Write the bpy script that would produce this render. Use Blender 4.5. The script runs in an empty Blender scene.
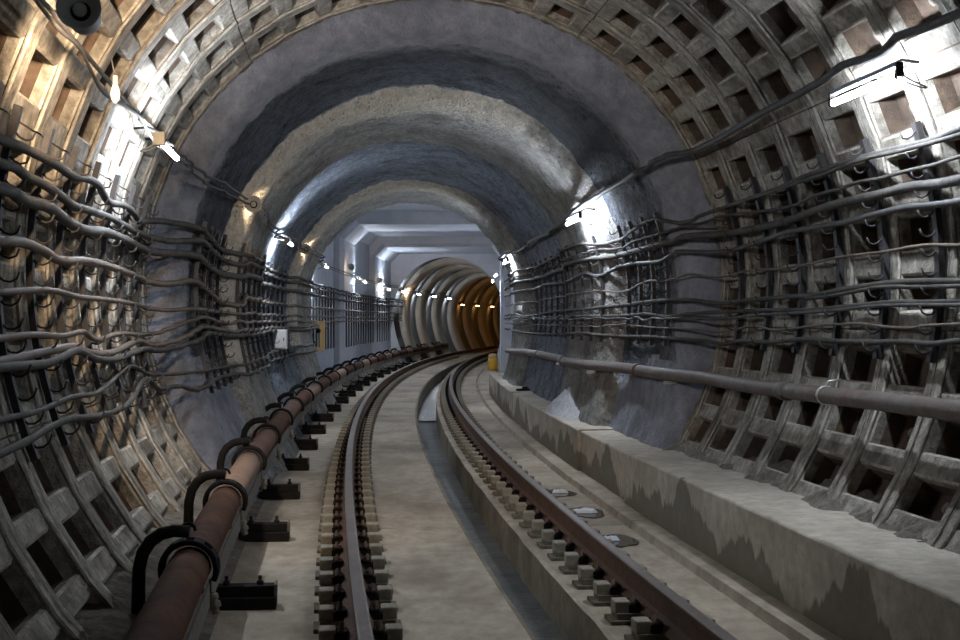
import bpy, bmesh, math, random
from mathutils import Vector, Matrix, noise
random.seed(7)
C = bpy.context.scene.collection
PI = math.pi
# ------------------------------------------------------------------ the line of the tunnel
# a right-hand curve of 235 m radius; S runs along the track, u to the right of its axis, v up from the track slab
R0, X0, YC, AX = 235.0, -1.51, 35.0, 1.93
def theta(S): return (S - YC) / R0
def W(S, u, v):
    th = theta(S); r = R0 - u
    return Vector((X0 + R0 - r*math.cos(th), YC + r*math.sin(th), v))
def rz(S): return -theta(S)
def rho(S):
    if S < 11.6: return 2.53
    if S < 14.5: return 2.23
    if S < 17.7: return 2.055
    if S < 23.6: return 2.19
    return 2.04
def foot_u(r, v, side):       # below the springing the vault closes in gently, more so on the left
    return r*(1 - (.10 if side > 0 else .16)*((AX-v)/1.45)**2)
def wall_u0(S, v, side):
    if S < 26.6: r = rho(S)
    elif S < 48: return 2.1
    else: r = 2.0
    if S > 11.6 and v < AX: return foot_u(r, v, side)
    return math.sqrt(max(.01, r*r - (v-AX)**2))
def horseshoe(phi, r):
    if abs(phi) <= 90: return on_circle(phi, r)
    v = AX - (abs(phi)-90)/52*2.2
    return (foot_u(r, v, 1) if phi > 0 else -foot_u(r, v, -1)), v
def wall_u(S, v, side):
    return sum(wall_u0(S+d, v, side) for d in (-.45,-.3,-.15,0,.15,.3,.45))/7
def fbm(x, y, z, o=4):
    return noise.fractal(Vector((x, y, z)), 1.0, 2.0, o)
def on_circle(phi, r):       # phi in degrees from the crown, clockwise to the right
    a = math.radians(phi); return r*math.sin(a), AX + r*math.cos(a)
ORD = ['first','second','third','fourth','fifth','sixth','seventh','eighth','ninth','tenth','eleventh','twelfth','thirteenth',
 'fourteenth','fifteenth','sixteenth','seventeenth','eighteenth','nineteenth','twentieth']
def ordinal(i):
    if i < 20: return ORD[i]
    tens = {2:'twenty',3:'thirty',4:'forty',5:'fifty',6:'sixty',7:'seventy',8:'eighty',9:'ninety',10:'hundred'}
    t, k = divmod(i+1, 10)
    if t > 10: return 'hundred and ' + ordinal(i-100)
    if k == 0: return {2:'twentieth',3:'thirtieth',4:'fortieth',5:'fiftieth',6:'sixtieth',7:'seventieth',8:'eightieth',9:'ninetieth',10:'hundredth'}[t]
    return tens[t] + '-' + ORD[k-1]

# ------------------------------------------------------------------ materials
TUBE = 105
TUBE_FAR = 32
SODIUM = 9
FLOOD = 320
EXPO = 1.95
def new_mat(name):
    m = bpy.data.materials.new(name); m.use_nodes = True
    nt = m.node_tree; nt.nodes.clear()
    out = nt.nodes.new('ShaderNodeOutputMaterial'); b = nt.nodes.new('ShaderNodeBsdfPrincipled')
    nt.links.new(b.outputs[0], out.inputs[0])
    return m, nt, b
def N(nt, t, **k):
    n = nt.nodes.new(t)
    for a, v in k.items(): setattr(n, a, v)
    return n
def noise_node(nt, vec, scale, detail=4, rough=.55):
    n = N(nt, 'ShaderNodeTexNoise'); n.inputs['Scale'].default_value = scale
    n.inputs['Detail'].default_value = detail; n.inputs['Roughness'].default_value = rough
    nt.links.new(vec, n.inputs['Vector']); return n.outputs['Fac']
def ramp(nt, fac, stops):
    r = N(nt, 'ShaderNodeValToRGB'); e = r.color_ramp.elements
    while len(e) < len(stops): e.new(.5)
    for i, (p, c) in enumerate(stops):
        e[i].position = p; e[i].color = (*c, 1) if len(c) == 3 else c
    nt.links.new(fac, r.inputs[0]); return r.outputs['Color']
def mix(nt, fac, a, b, mode='MIX'):
    m = N(nt, 'ShaderNodeMix', data_type='RGBA', blend_type=mode)
    if isinstance(fac, (int, float)): m.inputs[0].default_value = fac
    else: nt.links.new(fac, m.inputs[0])
    for s, x in ((6, a), (7, b)):
        if isinstance(x, tuple): m.inputs[s].default_value = (*x, 1)
        else: nt.links.new(x, m.inputs[s])
    return m.outputs[2]
def rough_mat(name, c1, c2, c3, scale=3.0, patch=.6, rough=.85, bump=.35, bscale=28, metal=0.0, stretch=(1,1,1), pits=0.0, spec=.4, patch_lim=(.45,.68), bdist=.03):
    """worn mineral or metal surface: fine mottling c1-c2, larger patches of c3, bumpy"""
    m, nt, b = new_mat(name)
    tc = N(nt, 'ShaderNodeTexCoord'); mp = N(nt, 'ShaderNodeMapping'); mp.inputs['Scale'].default_value = stretch
    nt.links.new(tc.outputs['Object'], mp.inputs[0]); v = mp.outputs[0]
    col = ramp(nt, noise_node(nt, v, scale*4, 6, .65), [(.3, c1), (.7, c2)])
    pf = ramp(nt, noise_node(nt, v, scale*.6, 5, .6), [(patch_lim[0], (0,0,0)), (patch_lim[1], (1,1,1))])
    sc = N(nt, 'ShaderNodeMath', operation='MULTIPLY'); nt.links.new(pf, sc.inputs[0]); sc.inputs[1].default_value = patch
    col = mix(nt, sc.outputs[0], col, c3)
    h = noise_node(nt, v, bscale, 6, .7)
    if pits:
        vo = N(nt, 'ShaderNodeTexVoronoi'); vo.inputs['Scale'].default_value = bscale*.9; nt.links.new(v, vo.inputs['Vector'])
        pr = ramp(nt, vo.outputs['Distance'], [(.12, (0,0,0)), (.3, (1,1,1))])
        ng = ramp(nt, noise_node(nt, v, scale*1.7, 3), [(.45, (1,1,1)), (.6, (0,0,0))])
        mx = N(nt, 'ShaderNodeMath', operation='MAXIMUM'); nt.links.new(pr, mx.inputs[0]); nt.links.new(ng, mx.inputs[1])
        pm = N(nt, 'ShaderNodeMath', operation='MULTIPLY_ADD'); nt.links.new(mx.outputs[0], pm.inputs[0]); pm.inputs[1].default_value = pits; pm.inputs[2].default_value = 1-pits
        col = mix(nt, 1.0, col, pm.outputs[0], 'MULTIPLY')
        ad = N(nt, 'ShaderNodeMath', operation='ADD'); nt.links.new(h, ad.inputs[0]); nt.links.new(mx.outputs[0], ad.inputs[1]); h = ad.outputs[0]
    bp = N(nt, 'ShaderNodeBump'); bp.inputs['Strength'].default_value = bump; bp.inputs['Distance'].default_value = bdist
    nt.links.new(h, bp.inputs['Height']); nt.links.new(bp.outputs[0], b.inputs['Normal'])
    nt.links.new(col, b.inputs['Base Color']); b.inputs['Roughness'].default_value = rough
    b.inputs['Metallic'].default_value = metal; b.inputs['Specular IOR Level'].default_value = spec
    return m
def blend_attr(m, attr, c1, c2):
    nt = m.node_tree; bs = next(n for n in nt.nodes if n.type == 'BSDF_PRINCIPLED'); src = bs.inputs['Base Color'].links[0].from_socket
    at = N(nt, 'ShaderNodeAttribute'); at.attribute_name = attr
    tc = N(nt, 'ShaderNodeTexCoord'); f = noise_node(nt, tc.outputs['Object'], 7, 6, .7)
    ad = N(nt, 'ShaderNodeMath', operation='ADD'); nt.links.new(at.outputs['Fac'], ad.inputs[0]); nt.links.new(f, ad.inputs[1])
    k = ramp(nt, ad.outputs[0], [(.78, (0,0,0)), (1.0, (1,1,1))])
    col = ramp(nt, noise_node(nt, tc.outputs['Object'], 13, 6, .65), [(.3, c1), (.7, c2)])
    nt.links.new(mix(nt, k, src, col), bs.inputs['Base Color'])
def glow_mat(name, col, strength):
    m, nt, b = new_mat(name)
    b.inputs['Base Color'].default_value = (.9,.9,.9,1); b.inputs['Emission Color'].default_value = (*col, 1)
    b.inputs['Emission Strength'].default_value = strength
    return m
M = {}
M['lining'] = rough_mat('weathered lining', (.15,.13,.107), (.50,.46,.395), (.075,.058,.042), 3.6, .9, .85, .9, 24, patch_lim=(.44,.68), bdist=.04)
M['edge'] = rough_mat('worn pale rib edge', (.20,.18,.15), (.56,.52,.45), (.12,.095,.07), 5, .8, .85, .6, 30, patch_lim=(.44,.64))
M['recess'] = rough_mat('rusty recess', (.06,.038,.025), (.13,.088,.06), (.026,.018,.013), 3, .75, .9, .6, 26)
M['plug'] = rough_mat('grout plug', (.13,.105,.085), (.24,.20,.165), (.06,.05,.04), 6, .6, .7, .4, 40)
M['shot_dark'] = rough_mat('shaded sprayed concrete', (.030,.037,.05), (.125,.142,.175), (.012,.015,.021), 3.6, .85, .9, 1.0, 18, pits=.45, bdist=.12)  # dark concrete, deepened further to carry the shade under the vault roof
blend_attr(M['shot_dark'], 'lit_tone', (.13,.14,.17), (.27,.285,.335))
M['face'] = rough_mat('grey trowelled mortar', (.155,.165,.20), (.30,.315,.37), (.09,.096,.115), 1.8, .7, .9, .9, 14, bdist=.05)
M['shot_beige'] = rough_mat('pale sprayed concrete', (.17,.168,.165), (.45,.43,.40), (.10,.10,.102), 3.6, .75, .9, 1.0, 18, pits=.35, bdist=.10)
blend_attr(M['shot_beige'], 'lit_tone', (.36,.325,.27), (.64,.59,.50))  # warm light on the collar rims, painted in as a pale colour
M['shot_blue'] = rough_mat('grey sprayed concrete', (.07,.083,.108), (.28,.31,.37), (.042,.052,.07), 3.6, .8, .9, 1.0, 18, pits=.4, bdist=.12)
M['chamber'] = rough_mat('painted chamber concrete', (.38,.405,.46), (.48,.505,.56), (.30,.315,.365), 1.0, .5, .6, .12, 14)
M['rim'] = rough_mat('painted rim light', (.42,.375,.305), (.66,.60,.505), (.27,.235,.185), 3.0, .7, .9, .9, 18, bdist=.06)  # spare rim colour with warm light painted in
M['far_shaded'] = rough_mat('shaded far concrete', (.07,.072,.075), (.13,.13,.13), (.05,.05,.05), 1.4, .6, .9, .4, 10)  # shade between the far collars, painted as a darker concrete
M['tube_fill'] = glow_mat('added fill tube', (.78,.89,1.0), 70)
M['far'] = rough_mat('lit far concrete', (.36,.325,.275), (.50,.455,.39), (.26,.225,.18), 1.0, .5, .85, .3, 10)  # far collars in a lighter copy, their lit look painted in
M['slab'] = rough_mat('track slab concrete', (.27,.222,.165), (.46,.39,.305), (.165,.128,.085), 2.2, .85, .75, .4, 30, stretch=(1,.6,1), patch_lim=(.46,.7))
M['gutter'] = rough_mat('wet gutter bed', (.07,.067,.064), (.14,.135,.13), (.03,.03,.03), 3.5, .8, .5, .7, 16)
M['gutter_wall'] = rough_mat('damp gutter wall', (.165,.135,.09), (.28,.235,.17), (.08,.068,.048), 2.2, .85, .8, .5, 20)
M['rubble'] = rough_mat('earthy mortar rubble', (.13,.11,.088), (.27,.245,.21), (.07,.055,.042), 5, .8, .95, 1.0, 18, bdist=.05)
M['rail_side'] = rough_mat('rusted rail steel', (.075,.036,.02), (.13,.068,.04), (.045,.026,.018), 5, .7, .8, .3, 40, metal=.1)
M['rail_top'] = rough_mat('worn rail head', (.115,.085,.075), (.17,.135,.12), (.08,.055,.045), 5, .6, .5, .08, 40, metal=.25)
M['black_steel'] = rough_mat('blackened steel', (.006,.0055,.005), (.016,.014,.013), (.018,.013,.009), 6, .4, .8, .3, 50, spec=.15)
M['rack'] = rough_mat('dark painted rack steel', (.016,.016,.019), (.035,.034,.038), (.05,.035,.028), 6, .4, .55, .2, 50)
M['block'] = rough_mat('concrete block', (.20,.178,.135), (.34,.305,.245), (.10,.083,.055), 9, .8, .85, .3, 50)
M['cable'] = rough_mat('dusty cable sheath', (.035,.032,.03), (.085,.077,.068), (.02,.019,.018), 5, .7, .7, .25, 40, spec=.25)
M['cable_dark'] = rough_mat('black cable sheath', (.03,.03,.032), (.07,.066,.064), (.02,.02,.022), 5, .6, .55, .2, 40)
M['cable_brown'] = rough_mat('brown cable sheath', (.08,.06,.045), (.145,.11,.083), (.05,.037,.028), 5, .7, .6, .25, 40)
M['cover'] = rough_mat('rusty brown cover', (.065,.026,.012), (.12,.05,.026), (.03,.016,.011), 3.4, .8, .8, .3, 30, spec=.12)
M['cover_pink'] = rough_mat('faded pinkish cover', (.15,.088,.07), (.21,.125,.10), (.085,.045,.032), 2.6, .7, .8, .25, 30, spec=.12)
M['cover_tan'] = rough_mat('tan faded cover', (.20,.12,.075), (.27,.165,.105), (.12,.06,.04), 2.4, .6, .75, .2, 30)
M['board'] = rough_mat('grey board', (.12,.105,.09), (.18,.16,.14), (.08,.065,.055), 4, .6, .8, .2, 30)
M['pipe'] = rough_mat('dirty grey water pipe', (.085,.072,.064), (.15,.13,.118), (.085,.045,.032), 3, .8, .55, .25, 30)
M['steel'] = rough_mat('bright steel strap', (.55,.55,.55), (.7,.7,.7), (.4,.38,.36), 6, .4, .35, .1, 40, metal=.8)
M['housing'] = rough_mat('grey lamp housing', (.10,.11,.14), (.15,.16,.19), (.08,.08,.1), 6, .4, .5, .1, 40)
M['cap'] = rough_mat('beige lamp socket', (.3,.27,.2), (.38,.34,.27), (.2,.18,.13), 6, .4, .5, .1, 40)
M['shade'] = rough_mat('grey enamel shade', (.62,.615,.60), (.70,.69,.67), (.45,.44,.42), 6, .4, .45, .1, 40)
M['grey_box'] = rough_mat('light grey cabinet paint', (.36,.36,.36), (.43,.43,.43), (.3,.29,.28), 6, .4, .5, .1, 40)
M['ochre'] = rough_mat('ochre painted board', (.55,.40,.20), (.64,.48,.26), (.4,.3,.16), 5, .4, .7, .1, 40)
M['yellow'] = rough_mat('yellow paint', (.62,.36,.03), (.72,.43,.05), (.45,.28,.06), 6, .4, .5, .1, 40)
M['white_rubble'] = rough_mat('pale grout rubble', (.42,.43,.46), (.62,.63,.66), (.25,.25,.27), 5, .6, .95, .9, 24)
M['timber_dark'] = rough_mat('tarred timber', (.05,.038,.028), (.10,.075,.055), (.03,.024,.02), 4, .5, .85, .3, 30)
M['plate'] = rough_mat('dirty base plate', (.10,.085,.06), (.19,.165,.125), (.055,.045,.03), 6, .7, .85, .3, 50)
M['timber'] = rough_mat('weathered plank', (.40,.36,.31), (.52,.48,.42), (.3,.26,.2), 4, .5, .85, .2, 30, stretch=(1,.15,1))
M['bulb'] = rough_mat('milky bulb glass', (.55,.55,.52), (.62,.62,.6), (.5,.5,.48), 4, .2, .15, 0, 30)
M['litter'] = rough_mat('white plastic', (.6,.62,.68), (.75,.77,.82), (.5,.5,.55), 6, .4, .4, .3, 40)
M['tube'] = glow_mat('cold lit tube', (.79,.885,1.0), TUBE)
M['tube_far'] = glow_mat('cold lit far tube', (.82,.90,1.0), TUBE_FAR)
M['sodium'] = glow_mat('orange lit tube', (1.0,.47,.12), SODIUM)
M['flood'] = glow_mat('warm lamp glass', (1.0,.72,.42), 6)
def water_mat(name, col, rough):
    m, nt, b = new_mat(name)
    tc = N(nt, 'ShaderNodeTexCoord'); bp = N(nt, 'ShaderNodeBump'); bp.inputs['Strength'].default_value = .12; bp.inputs['Distance'].default_value = .02
    nt.links.new(noise_node(nt, tc.outputs['Object'], 9, 3), bp.inputs['Height']); nt.links.new(bp.outputs[0], b.inputs['Normal'])
    b.inputs['Base Color'].default_value = (*col, 1); b.inputs['Roughness'].default_value = rough; b.inputs['IOR'].default_value = 1.33
    b.inputs['Specular IOR Level'].default_value = .9
    return m
M['water'] = water_mat('dark water', (.03,.031,.034), .22)
M['puddle'] = water_mat('puddle water', (.05,.047,.042), .03)
def bench_mat():
    """cast kerb concrete with a jagged damp stain creeping up its face (UV: along, height)"""
    m, nt, b = new_mat('walkway kerb concrete')
    tc = N(nt, 'ShaderNodeTexCoord'); uv = N(nt, 'ShaderNodeUVMap'); uv.uv_map = 'st'
    col = ramp(nt, noise_node(nt, tc.outputs['Object'], 9, 6, .65), [(.3, (.32,.28,.225)), (.7, (.53,.48,.405))])
    pf = ramp(nt, noise_node(nt, tc.outputs['Object'], 1.3, 5), [(.42, (0,0,0)), (.66, (.6,.6,.6))])
    col = mix(nt, pf, col, (.25,.212,.16))
    sx = N(nt, 'ShaderNodeSeparateXYZ'); nt.links.new(uv.outputs[0], sx.inputs[0])
    def n1(scale, amp):
        cx = N(nt, 'ShaderNodeCombineXYZ'); nt.links.new(sx.outputs[0], cx.inputs[0])
        f = noise_node(nt, cx.outputs[0], scale, 2, .5)
        k = N(nt, 'ShaderNodeMath', operation='MULTIPLY'); nt.links.new(f, k.inputs[0]); k.inputs[1].default_value = amp; return k.outputs[0]
    a = N(nt, 'ShaderNodeMath', operation='ADD'); nt.links.new(n1(.9, 1.6), a.inputs[0]); nt.links.new(n1(9, .30), a.inputs[1])
    d = N(nt, 'ShaderNodeMath', operation='SUBTRACT'); nt.links.new(a.outputs[0], d.inputs[0]); nt.links.new(sx.outputs[1], d.inputs[1])
    st = ramp(nt, d.outputs[0], [(.70, (0,0,0)), (.73, (1,1,1))])
    stain = mix(nt, .72, col, (.085,.072,.05))
    col = mix(nt, st, col, stain)
    moss = ramp(nt, sx.outputs[1], [(.02, (.55,.55,.55)), (.16, (0,0,0))])
    col = mix(nt, moss, col, (.13,.105,.05))
    bp = N(nt, 'ShaderNodeBump'); bp.inputs['Strength'].default_value = .3; bp.inputs['Distance'].default_value = .02
    nt.links.new(noise_node(nt, tc.outputs['Object'], 30, 6, .7), bp.inputs['Height']); nt.links.new(bp.outputs[0], b.inputs['Normal'])
    nt.links.new(col, b.inputs['Base Color']); b.inputs['Roughness'].default_value = .85
    return m
M['bench'] = bench_mat()

# ------------------------------------------------------------------ mesh building
class MB:
    def __init__(s): s.v = []; s.f = []; s.mi = []; s.sm = []; s.uv = {}
    def face(s, idx, mi=0, sm=False):
        s.f.append(tuple(idx)); s.mi.append(mi); s.sm.append(sm)
    def quad(s, a, b, c, d, mi=0, sm=False):
        n = len(s.v); s.v += [a, b, c, d]; s.face((n, n+1, n+2, n+3), mi, sm)
    def box(s, c, d, mi=0, rot=None):
        n = len(s.v)
        for z in (-.5,.5):
            for x, y in ((-.5,-.5),(.5,-.5),(.5,.5),(-.5,.5)):
                p = Vector((x*d[0], y*d[1], z*d[2]))
                if rot is not None: p = rot @ p
                s.v.append(Vector(c) + p)
        for q in ((3,2,1,0),(4,5,6,7),(0,1,5,4),(1,2,6,5),(2,3,7,6),(3,0,4,7)): s.face([n+i for i in q], mi)
    def tube(s, pts, r, n=8, mi=0, caps=True, up=Vector((0,0,1))):
        pts = [Vector(p) for p in pts]; base = len(s.v); m = len(pts)
        for i, p in enumerate(pts):
            t = (pts[min(i+1, m-1)] - pts[max(i-1, 0)]).normalized()
            a = t.cross(up)
            if a.length < 1e-4: a = t.cross(Vector((1,0,0)))
            a.normalize(); b = a.cross(t)
            rr = r[i] if isinstance(r, (list, tuple)) else r
            for k in range(n):
                an = 2*PI*k/n; s.v.append(p + a*math.cos(an)*rr + b*math.sin(an)*rr)
        for i in range(m-1):
            for k in range(n):
                k2 = (k+1) % n
                s.face((base+i*n+k, base+i*n+k2, base+(i+1)*n+k2, base+(i+1)*n+k), mi, True)
        if caps:
            s.face([base+k for k in reversed(range(n))], mi); s.face([base+(m-1)*n+k for k in range(n)], mi)
    def lathe(s, prof, o, axis, n=16, mi=0):
        """prof: (distance along the axis, radius)"""
        axis = Vector(axis).normalized(); a = axis.cross(Vector((0,0,1)))
        if a.length < 1e-3: a = Vector((1,0,0))
        a.normalize(); b = axis.cross(a); base = len(s.v)
        for d, r in prof:
            for k in range(n):
                an = 2*PI*k/n; s.v.append(Vector(o) + axis*d + (a*math.cos(an) + b*math.sin(an))*r)
        for i in range(len(prof)-1):
            for k in range(n):
                k2 = (k+1) % n
                s.face((base+i*n+k, base+i*n+k2, base+(i+1)*n+k2, base+(i+1)*n+k), mi, True)
    def sweep(s, prof, Ss, mi=0, sm=False, closed=False, caps=False, disp=None):
        """profile of (u, v) points carried along the tunnel"""
        base = len(s.v); n = len(prof)
        for S in Ss:
            for j, (u, v) in enumerate(prof):
                if disp: u, v = disp(S, j, u, v)
                s.v.append(W(S, u, v))
        for i in range(len(Ss)-1):
            for j in range(n if closed else n-1):
                j2 = (j+1) % n; m_ = mi[j] if isinstance(mi, (list, tuple)) else mi
                s.face((base+i*n+j, base+i*n+j2, base+(i+1)*n+j2, base+(i+1)*n+j), m_, sm)
        if caps:
            s.face([base+j for j in reversed(range(n))], mi if not isinstance(mi, (list, tuple)) else mi[0])
            s.face([base+(len(Ss)-1)*n+j for j in range(n)], mi if not isinstance(mi, (list, tuple)) else mi[0])
    def build(s, name, mats, parent=None, bevel=0, recalc=False):
        me = bpy.data.meshes.new(name)
        me.from_pydata([tuple(p) for p in s.v], [], s.f)
        for m in (mats if isinstance(mats, (list, tuple)) else [mats]): me.materials.append(M[m])
        me.polygons.foreach_set('material_index', s.mi); me.polygons.foreach_set('use_smooth', s.sm)
        if recalc:
            bm = bmesh.new(); bm.from_mesh(me); bmesh.ops.recalc_face_normals(bm, faces=bm.faces); bm.to_mesh(me); bm.free()
        me.update()
        o = bpy.data.objects.new(name, me); C.objects.link(o)
        if parent is not None:
            o.parent = parent; KIDS.setdefault(parent.name, []).append(o)
        if bevel:
            b = o.modifiers.new('bevel', 'BEVEL'); b.width = bevel; b.segments = 2; b.limit_method = 'ANGLE'
        return o
def tag(o, label=None, cat=None, group=None, kind=None):
    if label: o['label'] = label
    if cat: o['category'] = cat
    if group: o['group'] = group
    if kind: o['kind'] = kind
    return o
def empty(name, S, u, v, label, cat, group=None, yaw=0):
    o = bpy.data.objects.new(name, None); C.objects.link(o); o.empty_display_size = .1
    o.location = W(S, u, v); o.rotation_euler = (0, 0, rz(S)+yaw)
    return tag(o, label, cat, group)
KIDS = {}
def copy_tree(o, parent=None):
    c = o.copy(); C.objects.link(c)
    if parent is not None:
        c.parent = parent; KIDS.setdefault(parent.name, []).append(c)
    for ch in list(KIDS.get(o.name, [])): copy_tree(ch, c)
    return c
def place(o, S, u, v, yaw=0):
    o.location = W(S, u, v); o.rotation_euler = (0, 0, rz(S)+yaw); return o
def frange(a, b, d):
    n = max(1, int(round((b-a)/d))); return [a + (b-a)*i/n for i in range(n+1)]
# ================================================================== THE SETTING
# ---- ribbed segment lining of the near tunnel: rings 0.75 m wide with rows of square recesses
RING0, RW, NR0 = 7.22, .75, -15
def coffer(mb, s0, s1, p0, p1, a0, a1, seed):
    """one cell of the lining: flange frame at radius 2.55 round a tapered recess (s = along, p = degrees)"""
    rf, rl, rb = 2.55, 2.566, 2.735
    rn = random.Random(seed)
    j = lambda k: rn.uniform(-k, k)
    def P(s, p, r):
        u, v = on_circle(p, r); return W(s, u, v)
    o0, o1 = s0+.085+j(.012), s1-.085+j(.012)
    q0, q1 = a0+j(.25), a1+j(.25)
    c, cd = .014, .35
    S_ = [s0, o0-c, o1+c, s1]; Q_ = [p0, q0-cd, q1+cd, p1]
    rc = 2.569 + j(.005)         # cross ribs sit a little behind the ring flanges
    f0, f1 = o0-c, o1+c
    for a_, b_ in ((s0, f0), (f1, s1)):
        mb.quad(P(a_,p0,rf), P(a_,p1,rf), P(b_,p1,rf), P(b_,p0,rf), 0)
    for a_, sgn in ((f0, 1), (f1, -1)):
        e = a_ + sgn*.008
        mb.quad(P(a_,p0,rf), P(a_,p1,rf), P(e,p1,rf+.010), P(e,p0,rf+.010), 3)
        mb.quad(P(e,p0,rf+.010), P(e,p1,rf+.010), P(e,p1,rc), P(e,p0,rc), 0)
    f0 += .008; f1 -= .008
    mb.quad(P(f0,p0,rc), P(f0,q0-cd,rc), P(f1,q0-cd,rc), P(f1,p0,rc), 0)
    mb.quad(P(f0,q1+cd,rc), P(f0,p1,rc), P(f1,p1,rc), P(f1,q1+cd,rc), 0)
    for sa, sb in ((s0, s0+.012), (s1-.012, s1)):
        mb.quad(P(sa,p0,rf-.003), P(sa,p1,rf-.003), P(sb,p1,rf-.003), P(sb,p0,rf-.003), 3)
    L0 = [(f0,q0-cd,rc),(f0,q1+cd,rc),(f1,q1+cd,rc),(f1,q0-cd,rc)]
    rl = rc + .014; o0, o1 = f0+.004, f1-.004
    L1 = [(o0,q0,rl),(o0,q1,rl),(o1,q1,rl),(o1,q0,rl)]
    t, tp = .03, .6
    L2 = [(o0+t,q0+tp,rb),(o0+t,q1-tp,rb),(o1-t,q1-tp,rb),(o1-t,q0+tp,rb)]
    Lm = [tuple(x+(y-x)*.35 for x, y in zip(p, q)) for p, q in zip(L1, L2)]
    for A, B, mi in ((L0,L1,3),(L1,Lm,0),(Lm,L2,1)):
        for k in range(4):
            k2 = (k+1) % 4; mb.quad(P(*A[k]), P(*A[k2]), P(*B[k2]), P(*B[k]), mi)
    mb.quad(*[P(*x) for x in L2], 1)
    # grout plug with its ring on the back of the recess
    sc, pc = (s0+s1)/2 + j(.03), (q0+q1)/2 + j(.3)
    u, v = on_circle(pc, rb); o = W(sc, u, v); ax = (W(sc, *on_circle(pc, 2.0)) - o)
    if rn.random() < .8:
        rr = rn.uniform(.032, .045)
        mb.lathe([(0,rr*1.35),(.018,rr*1.3),(.02,rr),(.05,rr*.9),(.052,0.001)], o, ax, 10, 2)
mbs = {'wall_left': MB(), 'ceiling': MB(), 'wall_right': MB()}
for n in range(NR0, 6):
    s0, s1 = RING0 + n*RW, RING0 + (n+1)*RW
    g = .007
    k0 = 63.3 - 34.4*6
    for seg in range(10):
        j0 = k0 + 34.4*seg
        for q in range(4):
            c = j0 + 5.25 + 8.0*q; a0, a1 = c-2.45, c+2.45
            p0 = j0+.12 if q == 0 else c-4; p1 = j0+34.28 if q == 3 else c+4
            if p1 < -137 or p0 > 137: continue
            side = 'wall_left' if c < -48 else ('wall_right' if c > 48 else 'ceiling')
            mb = mbs[side]
            coffer(mb, s0+g, s1-g, p0, p1, a0, a1, n*100+seg*10+q)
            if q == 3:      # joint between two segments
                P = lambda s, p, r: W(s, *on_circle(p, r))
                mb.quad(P(s0+g,p1,2.572), P(s0+g,p1+.24,2.572), P(s1-g,p1+.24,2.572), P(s1-g,p1,2.572), 1)
    # groove between two rings
    for side, (b0, b1) in {'wall_left': (-137,-48), 'ceiling': (-48,48), 'wall_right': (48,137)}.items():
        for p in frange(b0, b1, 4)[:-1]:
            q = p + (b1-b0)/round((b1-b0)/4)
            P = lambda s, p, r: W(s, *on_circle(p, r))
            mbs[side].quad(P(s0-g,p,2.58), P(s0-g,q,2.58), P(s0+g,q,2.58), P(s0+g,p,2.58), 1)
for nm, mb in mbs.items():
    tag(mb.build(nm, ['lining','recess','plug','edge']), kind='structure')
# closing wall far behind the camera
mb = MB(); Sb = RING0+NR0*RW
mb.v += [W(Sb, *on_circle(p, 2.8)) for p in range(0, 360, 10)]; mb.face(list(range(36)))
tag(mb.build('wall_back', 'lining'), kind='structure')

# ---- sprayed vault beyond, with two projecting collars
def vault(name, prof, mats_of, mats, S_jit=.03, rough=.02, dphi=1.1, lim=142, freq=2.2):
    mb = MB(); ph = frange(-lim, lim, dphi); n = len(ph)
    for i, (S, r) in enumerate(prof):
        for p in ph:
            a = math.radians(p)
            x, y = math.sin(a)*2.2, math.cos(a)*2.2
            d = fbm(x*freq, y*freq, S*freq, 5)*rough + fbm(x*.7, y*.7, S*.7+9, 3)*rough*1.4
            d += (fbm(x*8, y*8, S*11, 4)*.016 + min(0, fbm(x*5+3, y*5, S*9, 3)+.15)*-.035)*(1 if i > 4 else .4)
            ds = fbm(x*1.6+5, y*1.6, S*.4, 4)*S_jit
            u, v = horseshoe(p, r+d); mb.v.append(W(S+ds, u, v))
    for i in range(len(prof)-1):
        for k in range(n-1):
            mb.face((i*n+k, i*n+k+1, (i+1)*n+k+1, (i+1)*n+k), mats_of(i, mb.v[i*n+k][2], ph[k]), True)
    o = mb.build(name, mats); at = o.data.attributes.new('lit_tone', 'FLOAT', 'POINT')
    at.data.foreach_set('value', [min(1.0, lit_tone(i, p, mb.v[i*n+k][2]))*.75 for i in range(len(prof)) for k, p in enumerate(ph)])
    return tag(o, kind='structure')
def seg(a, b, r0, r1, d=.055): return [(S, r0+(r1-r0)*(S-a)/(b-a)) for S in frange(a, b, d)]
prof = [(11.66,2.66),(11.70,2.60),(11.73,2.545),(11.77,2.49),(11.80,2.43),(11.82,2.385),(11.86,2.34),(11.93,2.295),(12.03,2.265),(12.15,2.245)]
nface = 9
prof += seg(12.2,14.25,2.235,2.235); n_dark = len(prof)
prof += [(14.36,2.22),(14.40,2.18),(14.44,2.14),(14.50,2.10),(14.58,2.07),(14.68,2.055)] + seg(14.75,17.5,2.05,2.06); n_b1 = len(prof)
prof += [(17.58,2.09),(17.66,2.14),(17.75,2.185)] + seg(17.9,23.35,2.19,2.19,.08); n_blue = len(prof)
prof += [(23.42,2.17),(23.46,2.13),(23.51,2.09),(23.58,2.06),(23.68,2.04)] + seg(23.75,26.5,2.035,2.035,.09) + [(26.58,2.09),(26.62,2.2),(26.63,2.6),(26.64,3.6)]
def lit_tone(i, p, v):  # painted light: warm glow on collar rims, fade into the vault shade
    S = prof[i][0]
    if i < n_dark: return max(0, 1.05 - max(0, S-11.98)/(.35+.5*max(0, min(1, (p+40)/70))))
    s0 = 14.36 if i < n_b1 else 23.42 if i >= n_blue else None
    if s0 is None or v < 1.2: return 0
    return max(0, .95*max(0, min(1, (70-p)/70)) * (1 - max(0, S-s0-.30)/.75))
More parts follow.
